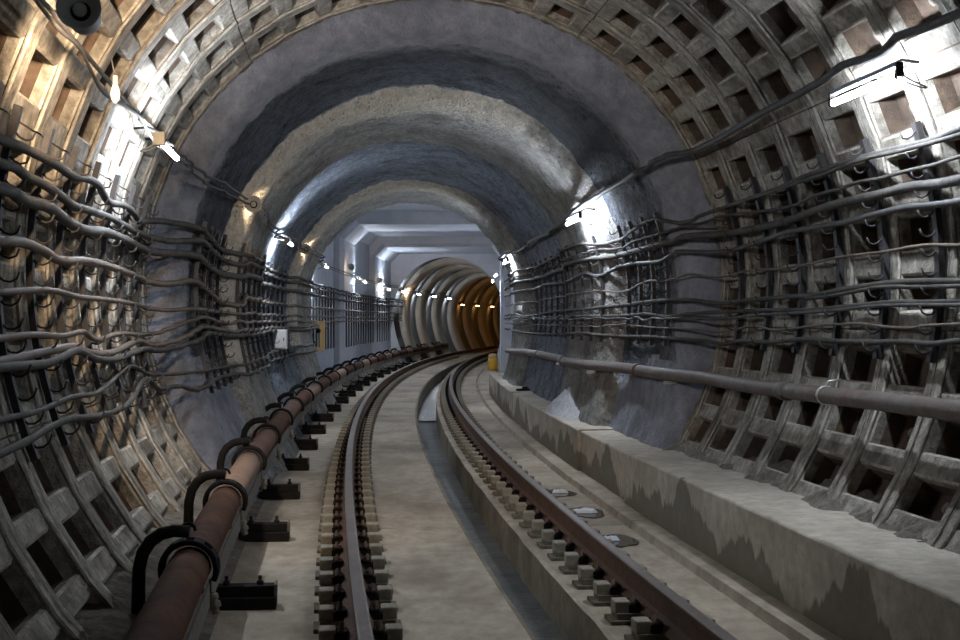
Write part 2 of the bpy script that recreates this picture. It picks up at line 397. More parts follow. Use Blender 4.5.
def vm(i, v=9, ph=0): return 0 if i < nface else (0 if v < 1.22+(.10*math.sin(i*.11)+.05*math.sin(i*.37)) else 1) if i < n_dark else  2 if i < n_b1 else 3 if i < n_blue else  2
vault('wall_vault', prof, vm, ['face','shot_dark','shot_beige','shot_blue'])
# rough mortar left between the last ring and the sprayed face
mb = MB(); rn = random.Random(3)
ph = frange(-136, 136, 1.1)
for k in range(len(ph)-1):
    for j in range(3): pass
rings = [(11.66,2.62),(11.68,2.565),(11.71,2.545),(11.75,2.55),(11.80,2.58)]
for S, r in rings:
    for p in ph:
        a = math.radians(p); d = fbm(math.sin(a)*22, math.cos(a)*22, S*9, 4)
        u, v = on_circle(p, r + d*.028); mb.v.append(W(S + fbm(math.sin(a)*18+7, math.cos(a)*18, S*7, 4)*.045, u, v))
n = len(ph)
for i in range(len(rings)-1):
    for k in range(n-1): mb.face((i*n+k, i*n+k+1, (i+1)*n+k+1, (i+1)*n+k), 0, True)
tag(mb.build('trim_1', 'rubble'), kind='structure')

# ---- rectangular chamber with two portal frames
def portal_poly(w, h, c): return [(-w,-.3),(-w,h-c),(-w+c,h),(w-c,h),(w,h-c),(w,-.3)]
mb = MB()
stations = [(26.62,2.32,4.50,.02),(34.9,2.32,4.50,.02),(34.93,2.17,4.28,.44),(35.06,2.06,4.165,.40),(37.75,2.06,4.165,.40),(37.85,2.12,4.22,.38),
            (37.88,2.24,4.36,.30),(43.3,2.24,4.36,.30),(43.33,2.16,4.13,.36),(43.46,2.07,4.03,.32),(48.0,2.07,4.03,.32)]
rows = []
for k, st in enumerate(stations):
    rows.append(st)
    if k+1 < len(stations) and stations[k+1][0]-st[0] > .5:
        nx = stations[k+1]
        for S in frange(st[0], nx[0], .6)[1:-1]:
            t = (S-st[0])/(nx[0]-st[0]); rows.append((S,)+tuple(a+(b-a)*t for a, b in zip(st[1:], nx[1:])))
for S, w, h, c in rows: mb.v += [W(S, u, v) for u, v in portal_poly(w, h, c)]
for i in range(len(rows)-1):
    for j in range(5): mb.face((i*6+j, i*6+j+1, (i+1)*6+j+1, (i+1)*6+j), 0)
ph = frange(-140, 140, 4)
n0 = len(mb.v); mb.v += [W(48.0, *horseshoe(p, 1.98)) for p in ph] + [W(48.0, *horseshoe(p, 3.6)) for p in ph]
for k in range(len(ph)-1): mb.face((n0+k, n0+k+1, n0+len(ph)+k+1, n0+len(ph)+k), 0)
tag(mb.build('wall_chamber', 'chamber'), kind='structure')

# ---- far vault: collar after collar round the bend
prof = [(48.0,1.99)]; S = 48.1
while S < 118:
    L = 2.5 if S < 49 else 2.9
    prof += [(S,2.12),(S+L*.9,2.12),(S+L*.985,2.10),(S+L,1.97),(S+L+.07,1.91),(S+L+1.9,1.91),(S+L+2.0,1.94)]
    S += L+2.05
mb = MB(); ph = frange(-142, 142, 4); n = len(ph)
for S, r in prof:
    for p in ph:
        a = math.radians(p); mb.v.append(W(S, *horseshoe(p, r + fbm(math.sin(a)*3, math.cos(a)*3, S, 3)*.015)))
for i in range(len(prof)-1):
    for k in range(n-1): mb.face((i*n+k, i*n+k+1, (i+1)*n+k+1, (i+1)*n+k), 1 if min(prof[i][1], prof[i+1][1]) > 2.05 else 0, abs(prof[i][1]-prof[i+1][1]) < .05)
tag(mb.build('wall_far', ['far','far_shaded']), kind='structure')

# ---- floor: ledge on the left, slab, drainage gutter, slab
us = [(-2.5,.36),(-2.2,.34),(-2.02,.325),(-1.93,.31),(-1.85,.285),(-1.78,.22),(-1.72,.10),(-1.66,.03),(-1.56,.004),(-1.4,0),(-1.2,0),(-.9,0),(-.6,0),(-.3,0),(.085,0),(.12,-.012),
      (.125,-.29),(.30,-.30),(.485,-.29),(.49,-.01),(.515,0),(.8,0),(1.1,0),(1.40,0),(1.425,-.03),(1.455,-.032),(1.47,.028),(1.60,.034),(2.0,.03),(2.5,.03)]
matj = []
for j in range(len(us)-1):
    um = (us[j][0]+us[j+1][0])/2
    matj.append(1 if (.125 < um < .486) else 3 if (.1 < um < .5) else 2 if um < -1.6 else 0)
Ss = []
S = -4.2
while S < 22: Ss.append(S); S += .09
while S < 118: Ss.append(S); S += .6
joints = [5.1 + 6*k for k in range(10)] + [10.55, 22.8]
Ss = sorted([s for s in Ss if all(abs(s-j) > .03 for j in joints)] + [j+d for j in joints for d in (-.016,-.012,.012,.016)])
def fdisp(S, j, u, v):
    if j <= 7 and S < 40:
        d = fbm(u*5, S*5, 1, 4); return u + fbm(u*4+3, S*4, 2, 3)*.02, v + d*.035
    if 15 <= j <= 20:
        return u + fbm(S*1.3, j//18*5.0, 0, 4)*.012, v + (fbm(S*4, u*4, 0, 3)*.012 if 16 <= j <= 18 else 0)
    v += fbm(u*1.5, S*1.5, 4, 3)*.004
    if any(abs(S-q) < .013 for q in joints) and j not in (16,17,18): v -= .03
    return u, v
mb = MB(); mb.sweep(us, Ss, matj, disp=fdisp)
tag(mb.build('floor', ['slab','gutter','rubble','gutter_wall']), kind='structure')

# ---- cast walkway kerb on the right, in blocks that do not quite line up
def kerb(i, a, b, u0, h):
    mb = MB(); Ss = frange(a+.008, b-.008, .12)
    pr = [(u0,.0),(u0,.15),(u0,h-.018),(u0+.005,h-.005),(u0+.018,h),(u0+.3,h+.004),(2.45,h+.01)]
    n = len(pr)
    for S in Ss:
        for j, (u, v) in enumerate(pr):
            du = fbm(S*1.1, v*3, i, 3)*.008
            dv = fbm(S*2.2, u*3, i+4, 4)*.012 if j > 2 else 0
            mb.v.append(W(S, u+du, v+dv))
    for k in range(len(Ss)-1):
        for j in range(n-1): mb.face((k*n+j, k*n+j+1, (k+1)*n+j+1, (k+1)*n+j), 0, j not in (1,))
    mb.v += [W(a+.008, 2.45, 0), W(b-.008, 2.45, 0)]
    mb.face([n-1-j for j in range(n)][::-1] + [len(mb.v)-2]); mb.face([(len(Ss)-1)*n+j for j in range(n)] + [len(mb.v)-1])
    o = mb.build('trim_%d' % i, 'bench')
    uv = o.data.uv_layers.new(name='st')
    inv = []
    for S in Ss:
        for (u, v) in pr: inv.append((S, v + max(0, (u-u0-.02))*2))
    inv += [(a, 0), (b, 0)]
    for lp in o.data.loops: uv.data[lp.index].uv = inv[lp.vertex_index]
    tag(o, kind='structure')
for i, (a, b, u0, h) in enumerate([(-4,5.2,1.64,.47),(5.2,11.6,1.625,.487),(11.6,14.1,1.665,.462),(14.1,19.0,1.64,.475),(19.0,21.6,1.66,.47),(21.6,29.6,1.65,.475)]):
    kerb(i+2, a, b, u0, h)

# ---- water standing in the gutter
mb = MB(); mb.sweep([(.128,-.272),(.30,-.272),(.482,-.272)], frange(25.3, 60, .5), 0)
tag(mb.build('gutter_water', 'water'), 'shallow water standing in the far part of the drainage gutter between the rails', 'water', kind='stuff')

# ================================================================== THE TRACK
def rail(u0, label, name='running_rail'):
    pr = [(-.075,.062),(-.075,.072),(-.030,.088),(-.011,.104),(-.009,.185),(-.016,.196),(-.036,.204),(-.0375,.228),(-.034,.236),(-.024,.2405),
          (.024,.2405),(.034,.236),(.0375,.228),(.036,.204),(.016,.196),(.009,.185),(.011,.104),(.030,.088),(.075,.072),(.075,.062)]
    mi = [0]*20
    for j in (8,9,10): mi[j] = 1
    mb = MB(); mb.sweep([(u0+u, v) for u, v in pr], frange(-4, 30, .3)[:-1]+frange(30, 112, .7), mi, closed=True, caps=True)
    return tag(mb.build(name, ['rail_side','rail_top'], recalc=True), label, 'rail')
rail(-.797, 'left running rail, rusty steel with worn head, nearest the contact rail')
rail(.797, 'right running rail, rusty steel, between the gutter and the walkway kerb')
def fastener_parts():
    base = MB(); base.box((0,0,.012),(.47,.19,.024)); base.box((0,0,.042),(.40,.155,.036))
    blk = {}
    for s in (-1,1):
        b = MB(); b.box((s*.165,0,.088),(.086,.118,.068)); blk[s] = b
    clip = {}
    for s in (-1,1):
        c = MB()
        c.box((s*.100,0,.074),(.062,.14,.036))
        c.tube([(s*.125,-.055,.085),(s*.105,-.055,.105),(s*.075,-.05,.098),(s*.066,0,.094),(s*.075,.05,.098),(s*.105,.055,.105),(s*.125,.055,.085)], .0145, 6)
        clip[s] = c
    bolt = {}
    for s in (-1,1):
        c = MB(); c.lathe([(.085,.022),(.10,.022),(.101,.017),(.125,.017),(.126,.010),(.145,.009),(.146,.001)], (s*.098,0,0), (0,0,1), 6); bolt[s] = c
    return base, blk, clip, bolt
base, blk, clip, bolt = fastener_parts()
fast = empty('rail_fastener', 6.66, -.797, 0, 'x', 'rail fastener')
base.build('base_plate', 'plate', fast, .004)
for s in (-1,1): blk[s].build('shoulder_block', 'block', fast, .008)
for s in (-1,1):
    c = clip[s].build('spring_clip', 'black_steel', fast); bolt[s].build('bolt', 'rail_side', c)
small = MB()
for q, mi in ((base,2),(blk[-1],0),(blk[1],0),(clip[-1],1),(clip[1],1),(bolt[-1],1),(bolt[1],1)):
    n = len(small.v); small.v += q.v
    for f in q.f: small.face([n+i for i in f], mi)
fast_small = small.build('rail_fastener', ['block','black_steel','plate'])
first = first_s = True
for u0, side in ((-.797,'left'),(.797,'right')):
    for k in range(108):
        S = 6.66 + .483*k
        if S < 21:
            o = fast if first else copy_tree(fast); first = False
        else:
            o = fast_small if first_s else copy_tree(fast_small); first_s = False
        place(o, S, u0, .0)
        tag(o, 'rail fastener with concrete blocks on the %s running rail, %s from the front' % (side, ordinal(k)), 'rail fastener', 'rail fasteners along the two running rails')

# ---- contact rail on the left: hooped brackets, covers in sections
PU, PV, SP = -1.61, .475, 2.32
SB0 = 6.42
def bracket_parts():
    g = MB()    # gooseneck: foot on the ledge, up on the wall side, over the top
    path = [(-.235,-.22),(-.235,-.10),(-.232,0),(-.215,.075),(-.18,.13),(-.13,.165),(-.07,.178),(0,.172)]
    g.tube([(x,0,z) for x, z in path], [.034,.032,.031,.031,.031,.031,.030,.030], 10, up=Vector((0,1,0)))
    f = MB(); f.box((-.235,0,-.215),(.15,.20,.03))
    col = MB()
    ring = [(math.sin(a)*.128, 0, math.cos(a)*.128) for a in [math.radians(d) for d in range(-125, 126, 12)]]
    for yo in (-.045,.045): col.tube([(x,yo,z) for x,_,z in ring], .014, 6, up=Vector((0,1,0)))
    for a in (-60,-20,20,60,100): 
        r = math.radians(a); col.box((math.sin(r)*.128,0,math.cos(r)*.128),(.05,.11,.02), rot=Matrix.Rotation(r,3,'Y'))
    ey = MB(); ey.tube([(math.cos(t)*.035-.01,.03,.172+math.sin(t)*.035) for t in [PI*i/8 for i in range(9)]], .008, 6, up=Vector((0,1,0)))
    ins = MB(); ins.lathe([(0,.02),(.01,.032),(.03,.032),(.035,.022),(.05,.034),(.07,.034),(.075,.02),(.10,.02)], (.10,0,-.12), (.25,0,-1), 10)
    return g, f, col, ey, ins
g, f, col, ey, ins = bracket_parts()
br = empty('contact_rail_bracket', SB0, PU, PV, 'x', 'bracket')
gn = g.build('gooseneck', 'black_steel', br); f.build('foot', 'black_steel', br)
cl = col.build('collar', 'black_steel', br); ey.build('lifting_eye', 'black_steel', cl)
ins.build('insulator', 'block', br)
br_small = MB()
for q in (g, f, col):
    n = len(br_small.v); br_small.v += q.v
    for ff in q.f: br_small.face([n+i for i in ff])
br_s = br_small.build('contact_rail_bracket', 'black_steel')
for k in range(24):
    S = SB0 + SP*k
    if k == 0: o = br
    elif S < 24: o = copy_tree(br)
    elif not br_s.get('label'): o = br_s
    else: o = copy_tree(br_s)
    place(o, S, PU, PV)
    tag(o, 'black hooped bracket arching over the rusty contact rail cover, %s from the front' % ordinal(k), 'bracket', 'hooped brackets of the contact rail')
def cover_section(matname):
    t = MB(); a = [math.radians(d) for d in range(-150, 151, 15)]
    pts = [(math.sin(x)*.098, math.cos(x)*.098) for x in a]; pin = [(x*.93, z*.93) for x, z in pts]
    loop = pts + pin[::-1]; n = len(loop); ys = frange(.03, SP-.03, .38)
    for y in ys: t.v += [Vector((x, y, z)) for x, z in loop]
    for i in range(len(ys)-1):
        for j in range(n): t.face((i*n+j, i*n+(j+1)%n, (i+1)*n+(j+1)%n, (i+1)*n+j), 0, j not in (len(pts)-1, n-1))
    h = len(pts)
    for e in (0, (len(ys)-1)*n):
        for j in range(h-1): t.face((e+j, e+j+1, e+n-2-j, e+n-1-j))
    o = t.build('contact_rail_cover', matname)
    r = MB()
    prr = [(-.04,-.135),(-.04,-.10),(-.012,-.085),(-.012,-.02),(-.05,-.01),(-.05,.01),(.05,.01),(.05,-.01),(.012,-.02),(.012,-.085),(.04,-.10),(.04,-.135)]
    for y in (0, SP): r.v += [Vector((x, y, z)) for x, z in prr]
    for j in range(12): r.face((j, (j+1)%12, 12+(j+1)%12, 12+j))
    r.face(list(range(12))[::-1]); r.face([12+j for j in range(12)])
    r.build('contact_rail', 'rail_side', o)
    b = MB(); b.box((.092, SP/2, -.115),(.014, SP-.08, .11)); b.build('side_board', 'board', o)
    return o
covs = {m: cover_section(m) for m in ('cover','cover_pink','cover_tan')}
look = {'cover':'rusty brown','cover_pink':'faded pinkish','cover_tan':'tan weathered'}
seq = ['cover','cover','cover_tan','cover_pink','cover','cover_pink','cover','cover_tan']
used = set()
for k in range(25):
    m = seq[k % 8] if k < 8 else ['cover','cover_tan','cover'][k % 3]
    o = covs[m] if m not in used else copy_tree(covs[m]); used.add(m)
    S = SB0 + SP*(k-1); place(o, S, PU, PV, yaw=-SP/2/R0)
    tag(o, '%s tubular cover section over the contact rail, %s length from the front' % (look[m], ordinal(k)), 'rail cover', 'cover sections of the contact rail')
# low clamp plates on the slab beside the contact rail
pl = empty('floor_clamp', 7.75, -1.43, 0, 'x', 'floor clamp')
b = MB(); b.box((0,0,.035),(.37,.19,.07)); b.build('timber_base', 'black_steel', pl, .006)
b = MB(); b.box((.01,0,.10),(.33,.11,.06)); b.build('clamp_plate', 'black_steel', pl, .006)
for x in (-.10,.09):
    q = MB(); q.lathe([(.13,.02),(.15,.02),(.151,.011),(.18,.011),(.181,.001)], (x,0,0), (0,0,1), 8); q.build('bolt', 'black_steel', pl)
for x in (-.165,.18):
    q = MB(); q.box((x,0,.105),(.018,.13,.07)); q.build('end_clamp', 'board', pl, .004)
q = MB(); q.tube([(-.15,0,.10),(-.22,0,.095),(-.29,0,.11),(-.34,0,.16),(-.37,0,.21),(-.38,0,.28)], .016, 8, up=Vector((0,1,0))); q.build('tie_rod', 'black_steel', pl)
for k in range(23):
    S = 7.75 + 2.33*k
    o = pl if k == 0 else copy_tree(pl)
    place(o, S, -1.43, 0)
    tag(o, 'black bolted clamp on a timber base beside the contact rail, %s from the front' % ordinal(k), 'floor clamp', 'bolted clamps between contact rail and left rail')

# ================================================================== CABLES AND RACKS
TR = {
 'L1': [(6.09,2.45),(6.39,2.461),(6.93,2.472),(7.42,2.479),(7.86,2.472),(8.2,2.498),(8.61,2.504),(8.88,2.466),(9.12,2.436),(9.71,2.466),(10.26,2.446),(10.51,2.412),(11.23,2.466),(11.75,2.471),(12.5,2.442),(13.5,2.387),(14.67,2.366)],
 'L2': [(6.17,2.352),(6.54,2.363),(6.72,2.349),(7.05,2.354),(7.47,2.343),(8.01,2.319),(8.56,2.329),(9.42,2.345),(9.87,2.335),(10.36,2.325),(11.13,2.327),(11.43,2.313),(12.24,2.362),(13.16,2.329),(14.81,2.252)],
 'L3': [(6.25,2.243),(6.53,2.253),(6.76,2.236),(7.35,2.251),(7.84,2.219),(8.42,2.201),(9.19,2.24),(10.05,2.237),(10.7,2.221),(11.24,2.21),(12.04,2.225),(12.93,2.173),(14.81,2.12)],
 'L4': [(6.32,2.012),(6.77,2.03),(7.31,2.019),(7.72,1.985),(8.56,2.016),(9.51,2.016),(10.65,1.992),(11.46,1.951),(12.04,1.994),(13.05,1.937),(14.86,1.801)],
 'L5': [(6.31,1.775),(7.43,1.809),(8.31,1.787),(9.41,1.785),(10.78,1.766),(11.42,1.731),(12.06,1.745),(13.71,1.738),(14.81,1.713)],
 'L6': [(6.2,1.562),(6.88,1.572),(7.72,1.557),(8.36,1.574),(8.72,1.519),(9.67,1.548),(11.13,1.532),(11.61,1.587),(12.36,1.674),(14.05,1.626)],
 'L7a': [(6.13,1.461),(6.92,1.476),(7.97,1.49),(8.56,1.434),(9.32,1.428),(10.55,1.484),(11.14,1.442),(11.71,1.483),(12.28,1.583),(14.21,1.542)],
 'L7b': [(6.11,1.439),(7.07,1.426),(7.94,1.468),(8.42,1.407),(9.26,1.382),(10.56,1.422),(11.25,1.398),(11.91,1.453),(12.37,1.519),(14.19,1.489)],
 'L8': [(5.88,1.218),(6.6,1.206),(7.61,1.22),(8.41,1.204),(9.3,1.272),(9.87,1.314),(10.65,1.224),(11.46,1.191),(12.06,1.192),(14.51,1.162)],
 'L9': [(5.7,1.091),(6.29,1.1),(6.95,1.116),(7.35,1.117),(8.14,1.075),(9.09,1.067),(9.7,1.113),(10.48,1.192),(10.9,1.093),(11.45,1.089),(11.75,1.039),(12.35,1.089),(14.39,1.07)],
 'R1': [(6.67,2.653),(6.99,2.643),(7.4,2.651),(7.83,2.657),(8.23,2.66),(8.58,2.655),(9.03,2.649),(9.64,2.624),(10.39,2.608),(11.12,2.596),(11.45,2.552),(11.75,2.521),(12.26,2.593),(13.15,2.57),(14.11,2.495),(14.65,2.493),(15.55,2.544),(18.54,2.545),(21.59,2.51)],
 'R2': [(6.68,2.622),(6.91,2.622),(7.32,2.629),(8.0,2.64),(8.48,2.624),(8.96,2.62),(9.65,2.61)],
 'R3': [(6.74,2.519),(7.03,2.51),(7.42,2.514),(7.84,2.512),(8.08,2.524),(8.47,2.511),(8.93,2.507),(9.3,2.476),(10.17,2.495),(11.16,2.531),(11.45,2.491),(11.77,2.485),(12.22,2.451),(13.24,2.455),(14.2,2.414)],
 'R4': [(6.78,2.402),(7.08,2.405),(7.44,2.423),(7.82,2.418),(8.18,2.419),(8.74,2.415),(9.64,2.378),(10.37,2.375),(11.16,2.385),(11.75,2.395),(11.9,2.367),(12.74,2.357),(13.97,2.349),(14.51,2.342),(16.34,2.365),(20.44,2.342)],
 'R5': [(6.82,2.288),(7.16,2.295),(7.48,2.311),(7.94,2.305),(8.44,2.292),(8.99,2.296),(9.57,2.299),(10.3,2.267),(11.22,2.234),(11.56,2.25),(11.91,2.267),(12.05,2.228),(12.42,2.207),(13.75,2.234),(14.21,2.22),(14.63,2.159),(14.96,2.147),(15.58,2.203),(17.18,2.155),(21.22,2.207)],
 'R6': [(6.87,2.054),(7.3,2.077),(7.9,2.067),(8.58,2.068),(9.31,2.044),(9.92,2.038),(10.68,2.051),(11.29,2.02),(11.75,2.061),(11.91,2.039),(12.28,2.013),(13.05,2.035),(13.85,1.974),(14.25,1.951),(14.86,1.975),(21.7,1.974)],
 'R7': [(6.88,1.859),(7.28,1.87),(7.64,1.875),(8.09,1.868),(8.59,1.848),(9.06,1.823),(9.58,1.818),(10.55,1.81),(11.28,1.794),(11.76,1.827),(12.7,1.831),(14.36,1.8),(15.45,1.776),(19.22,1.778),(23.45,1.718)],
 'R7b': [(6.87,1.831),(7.37,1.838),(7.9,1.851),(8.33,1.829),(8.85,1.805)],
 'R8': [(6.86,1.75),(7.36,1.751),(7.77,1.756),(8.23,1.743),(8.57,1.734),(9.04,1.717),(10.02,1.724),(11.26,1.716),(11.79,1.701),(12.18,1.675),(12.95,1.706),(14.34,1.691),(15.88,1.695)],
 'R8b': [(6.86,1.728),(7.35,1.734),(7.92,1.734),(8.57,1.714),(9.33,1.698),(10.26,1.687),(11.3,1.656),(11.91,1.665)],
 'R9': [(6.84,1.625),(7.33,1.612),(7.45,1.6),(7.78,1.604),(8.12,1.622),(8.54,1.62),(8.91,1.612),(9.84,1.571),(10.43,1.599),(11.19,1.544),(11.76,1.566),(12.87,1.578),(14.5,1.592)],
 'R10': [(6.81,1.534),(7.17,1.512),(7.46,1.518),(8.0,1.509),(8.64,1.506),(9.16,1.512),(9.93,1.478),(10.7,1.474),(11.16,1.441),(11.3,1.456),(11.91,1.474),(12.73,1.482),(14.26,1.473),(15.8,1.491),(18.71,1.449),(23.35,1.418)],
 'R0': [(6.47,3.149),(6.69,3.161),(6.86,3.171),(7.08,3.132),(7.37,3.145),(7.62,3.162),(7.89,3.14),(8.19,3.131),(8.74,3.123),(9.58,3.111),(10.26,3.092),(11.16,3.085),(11.55,3.088),(12.05,3.009),(13.97,2.975),(14.51,2.925),(15.65,2.833),(16.89,2.81),(19.15,2.862),(20.71,2.866)],
 'L0': [(6.21,3.002),(6.73,2.996),(7.5,2.99),(8.67,2.983),(9.85,2.989),(11.16,2.989),(11.91,2.881),(14.21,2.913),(16.11,2.786),(22.1,2.951)]}
def catmull(P, step=.09):
    P = sorted(P); out = []
    P = [(2*P[0][0]-P[1][0], P[0][1])] + P + [(2*P[-1][0]-P[-2][0], P[-1][1])]
    for i in range(1, len(P)-2):
        n = max(1, int((P[i+1][0]-P[i][0])/step))
        for k in range(n):
            t = k/n; S = P[i][0] + (P[i+1][0]-P[i][0])*t
            m1 = (P[i+1][1]-P[i-1][1])/(P[i+1][0]-P[i-1][0]); m2 = (P[i+2][1]-P[i][1])/(P[i+2][0]-P[i][0])
            h = P[i+1][0]-P[i][0]
            v = (2*t**3-3*t*t+1)*P[i][1] + (t**3-2*t*t+t)*h*m1 + (-2*t**3+3*t*t)*P[i+1][1] + (t**3-t*t)*h*m2
            out.append((S, v))
    out.append(P[-2]); return out
def cable(key, r, matname, label, side, end, off=.07, name='cable', start=-1, seed=0, joint=None, sag=.022):
    rn = random.Random(hash_(key)+seed)
    P = list(TR[key]); P.sort()
    S = P[0][0]-.75; v = P[0][1]
    while S > start: P.append((S, v + rn.uniform(-.012,.012))); S -= .75
    P.sort(); S, v = P[-1]
    v0 = sum(p[1] for p in P[-3:])/3
    k = 0
    while S < end:
        S += .375 if S < 22 else .75; k += 1
        P.append((S, v0 + (rn.uniform(-.01,.01) if k % 2 == 0 else -sag*rn.uniform(.4,1.2))))
    pts = []
    for S, v in catmull(P):
        u = side*(wall_u(S, v, side) - off - .012*noise.noise(Vector((S*1.7, v*9, seed))))
        pts.append(W(S, u, v))
    if len(pts) > 150:   # thin out the far part
        near = [p for p in pts if p.y < 24]; far = [p for p in pts if p.y >= 24]; pts = near + far[::3] + [far[-1]]
    mb = MB(); mb.tube(pts, r, 8)
    return tag(mb.build(name, matname), label, 'cable')
def hash_(s): return sum(ord(c)*(i+3) for i, c in enumerate(s))
LW = 'on the left wall racks'
cable('L1', .026, 'cable', 'thick dusty cable, topmost %s' % LW, -1, 50)
cable('L2', .026, 'cable', 'thick dusty cable, second from the top %s' % LW, -1, 50, seed=1)
cable('L3', .033, 'cable', 'thickest grey cable, third from the top %s' % LW, -1, 50, seed=2)
cable('L4', .027, 'cable_brown', 'brownish thick cable, fourth from the top %s' % LW, -1, 50, seed=3)
cable('L5', .018, 'cable_brown', 'thin tan cable, fifth from the top %s' % LW, -1, 50, seed=4)
cable('L6', .018, 'cable_brown', 'thin brown cable just above the twin cables %s' % LW, -1, 50, seed=5)
cable('L7a', .024, 'cable_brown', 'upper one of the twin brown cables %s' % LW, -1, 30, seed=6)
cable('L7b', .024, 'cable', 'lower one of the twin brown cables %s' % LW, -1, 30, off=.10, seed=7)
cable('L8', .015, 'cable', 'thin cable below the twin cables, rising where the ribs end %s' % LW, -1, 26, seed=8)
cable('L9', .020, 'cable', 'lowest cable %s, sagging over the bare ribs' % LW, -1, 26, seed=9)
RWL = 'on the right wall racks'
cable('R1', .018, 'cable', 'topmost grey cable %s' % RWL, 1, 30)
cable('R2', .014, 'cable', 'short thin cable tied under the topmost cable %s' % RWL, 1, 9.9, off=.09)
cable('R3', .012, 'cable', 'thin light cable, strung above the thick one %s' % RWL, 1, 30, seed=1)
cable('R4', .030, 'cable', 'thickest cable %s, running below the right lamp' % RWL, 1, 30, seed=2)
cable('R5', .020, 'cable_dark', 'dark cable just below the thickest one %s' % RWL, 1, 30, seed=3)
cable('R6', .010, 'cable_brown', 'thin brown cable alone in the middle %s' % RWL, 1, 30, seed=4)
cable('R7', .019, 'cable', 'pale cable at eye level %s, upper of the close pairs' % RWL, 1, 30, seed=5)
cable('R7b', .013, 'cable', 'short thin cable hugging the pale eye-level cable %s' % RWL, 1, 9.1, off=.09, seed=6)
cable('R8', .016, 'cable', 'grey cable of the second close pair %s' % RWL, 1, 30, seed=7)
cable('R8b', .012, 'cable_dark', 'black cable of the second close pair %s' % RWL, 1, 30, off=.09, seed=8)
cable('R9', .009, 'cable_brown', 'thinnest cable, second lowest %s' % RWL, 1, 30, seed=9)
cable('R10', .017, 'cable', 'lowest cable %s, above the water pipe' % RWL, 1, 30, seed=10)
cable('R0', .026, 'cable_dark', 'black lamp supply cable high on the right wall above the tube lamps', 1, 30, off=.12, seed=11, sag=.012)
cable('L0', .012, 'cable_dark', 'upper black lamp supply cable high on the left wall', -1, 62, off=.12, seed=12, sag=.012)
TR['L0b'] = [(S, v-.05+.03*math.sin(S*3.1)) for S, v in TR['L0']]
cable('L0b', .010, 'cable_dark', 'lower black lamp supply cable twisted along high on the left wall', -1, 62, off=.14, seed=13, sag=.02)

def rack_u(side, r, v):
    return side*(foot_u(r, v, side) if (r < 2.4 and v < AX) else math.sqrt(r*r-(v-AX)**2))
def rack_parts(side, r, v0, v1, step, hooks=True):
    """vertical bar following the wall with prongs; origin at its foot on the wall"""
    u0 = rack_u(side, r, v0)
    bar = MB(); vs = frange(v0, v1, .12); w, d = .058, .035
    ring = []
    for v in vs:
        u = rack_u(side, r, v); nrm = Vector((-u, 0, (AX-v)*.25 if (r < 2.4 and v < AX) else AX-v)).normalized()
        c = Vector((u-u0, 0, v-v0)) + nrm*.02
        ring.append([c + nrm*(a*d/2) + Vector((0, b*w/2, 0)) for a, b in ((-1,-1),(-1,1),(1,1),(1,-1))])
    for q in ring: bar.v += q
    for i in range(len(ring)-1):
        for j in range(4): bar.face((i*4+j, i*4+(j+1)%4, (i+1)*4+(j+1)%4, (i+1)*4+j))
    bar.face((3,2,1,0)); n = len(bar.v)-4; bar.face((n,n+1,n+2,n+3))
    hk = []
    if hooks:
        v = v0+.07
        while v < v1-.02:
            u = rack_u(side, r, v); nrm = Vector((-u, 0, (AX-v)*.25 if (r < 2.4 and v < AX) else AX-v)).normalized()
            c = Vector((u-u0, 0, v-v0)); up = Vector((0,0,1))
            h = MB(); h.tube([c+nrm*.03, c+nrm*.055-up*.024, c+nrm*.085-up*.032, c+nrm*.115-up*.02, c+nrm*.13+up*.015], .006, 5, up=Vector((0,1,0)))
            hk.append(h); v += step
    return u0, bar, hk
def racks(side, r, v0, v1, spots, step, what, group, hooks=True):
    u0, bar, hk = rack_parts(side, r, v0, v1, step, hooks)
    root = bar_o = None
    for i, S in enumerate(spots):
        if i == 0:
            root = empty('cable_rack', S, u0, v0, 'x', 'cable rack'); bar.build('bar', 'rack', root)
            for h in hk: h.build('hook', 'rack', root)
            o = root
        else: o = copy_tree(root)
        place(o, S, u0, v0)
        tag(o, what % ordinal(i), 'cable rack', group)
NEAR = [7.24+.75*k for k in range(-1, 6)]
racks(-1, 2.53, .98, 2.66, NEAR, .115, 'black steel cable rack with prongs on the ribbed left wall, %s from the front', 'racks on the ribbed left wall')
racks(1, 2.53, 1.40, 2.78, NEAR, .115, 'black steel cable rack with prongs on the ribbed right wall, %s from the front', 'racks on the ribbed right wall')
racks(-1, 2.20, .98, 2.55, [12.3+.62*k for k in range(4)], .115, 'dark cable rack on the dark vault left wall, %s beyond the ribs', 'racks on the left vault wall')
racks(1, 2.20, 1.40, 2.66, [12.25+.6*k for k in range(4)], .115, 'dark cable rack on the dark vault right wall, %s beyond the ribs', 'racks on the right vault wall')
racks(-1, 2.05, 1.05, 2.5, [14.8+.7*k for k in range(5)], .14, 'dark cable rack on the pale collar left wall, %s along it', 'racks on the left collar')
racks(1, 2.05, 1.40, 2.6, [14.8+.7*k for k in range(5)], .14, 'dark cable rack on the right wall around the second lamp, %s along it', 'racks on the right collar')
racks(-1, 2.18, 1.05, 2.5, [18.1+.75*k for k in range(7)], .2, 'dark cable rack on the left wall between the two collars, %s along it', 'racks between the left collars')
racks(1, 2.18, 1.40, 2.6, [18.1+.75*k for k in range(7)], .2, 'dark cable rack on the far right wall before the chamber, %s along it', 'racks on the far right wall')
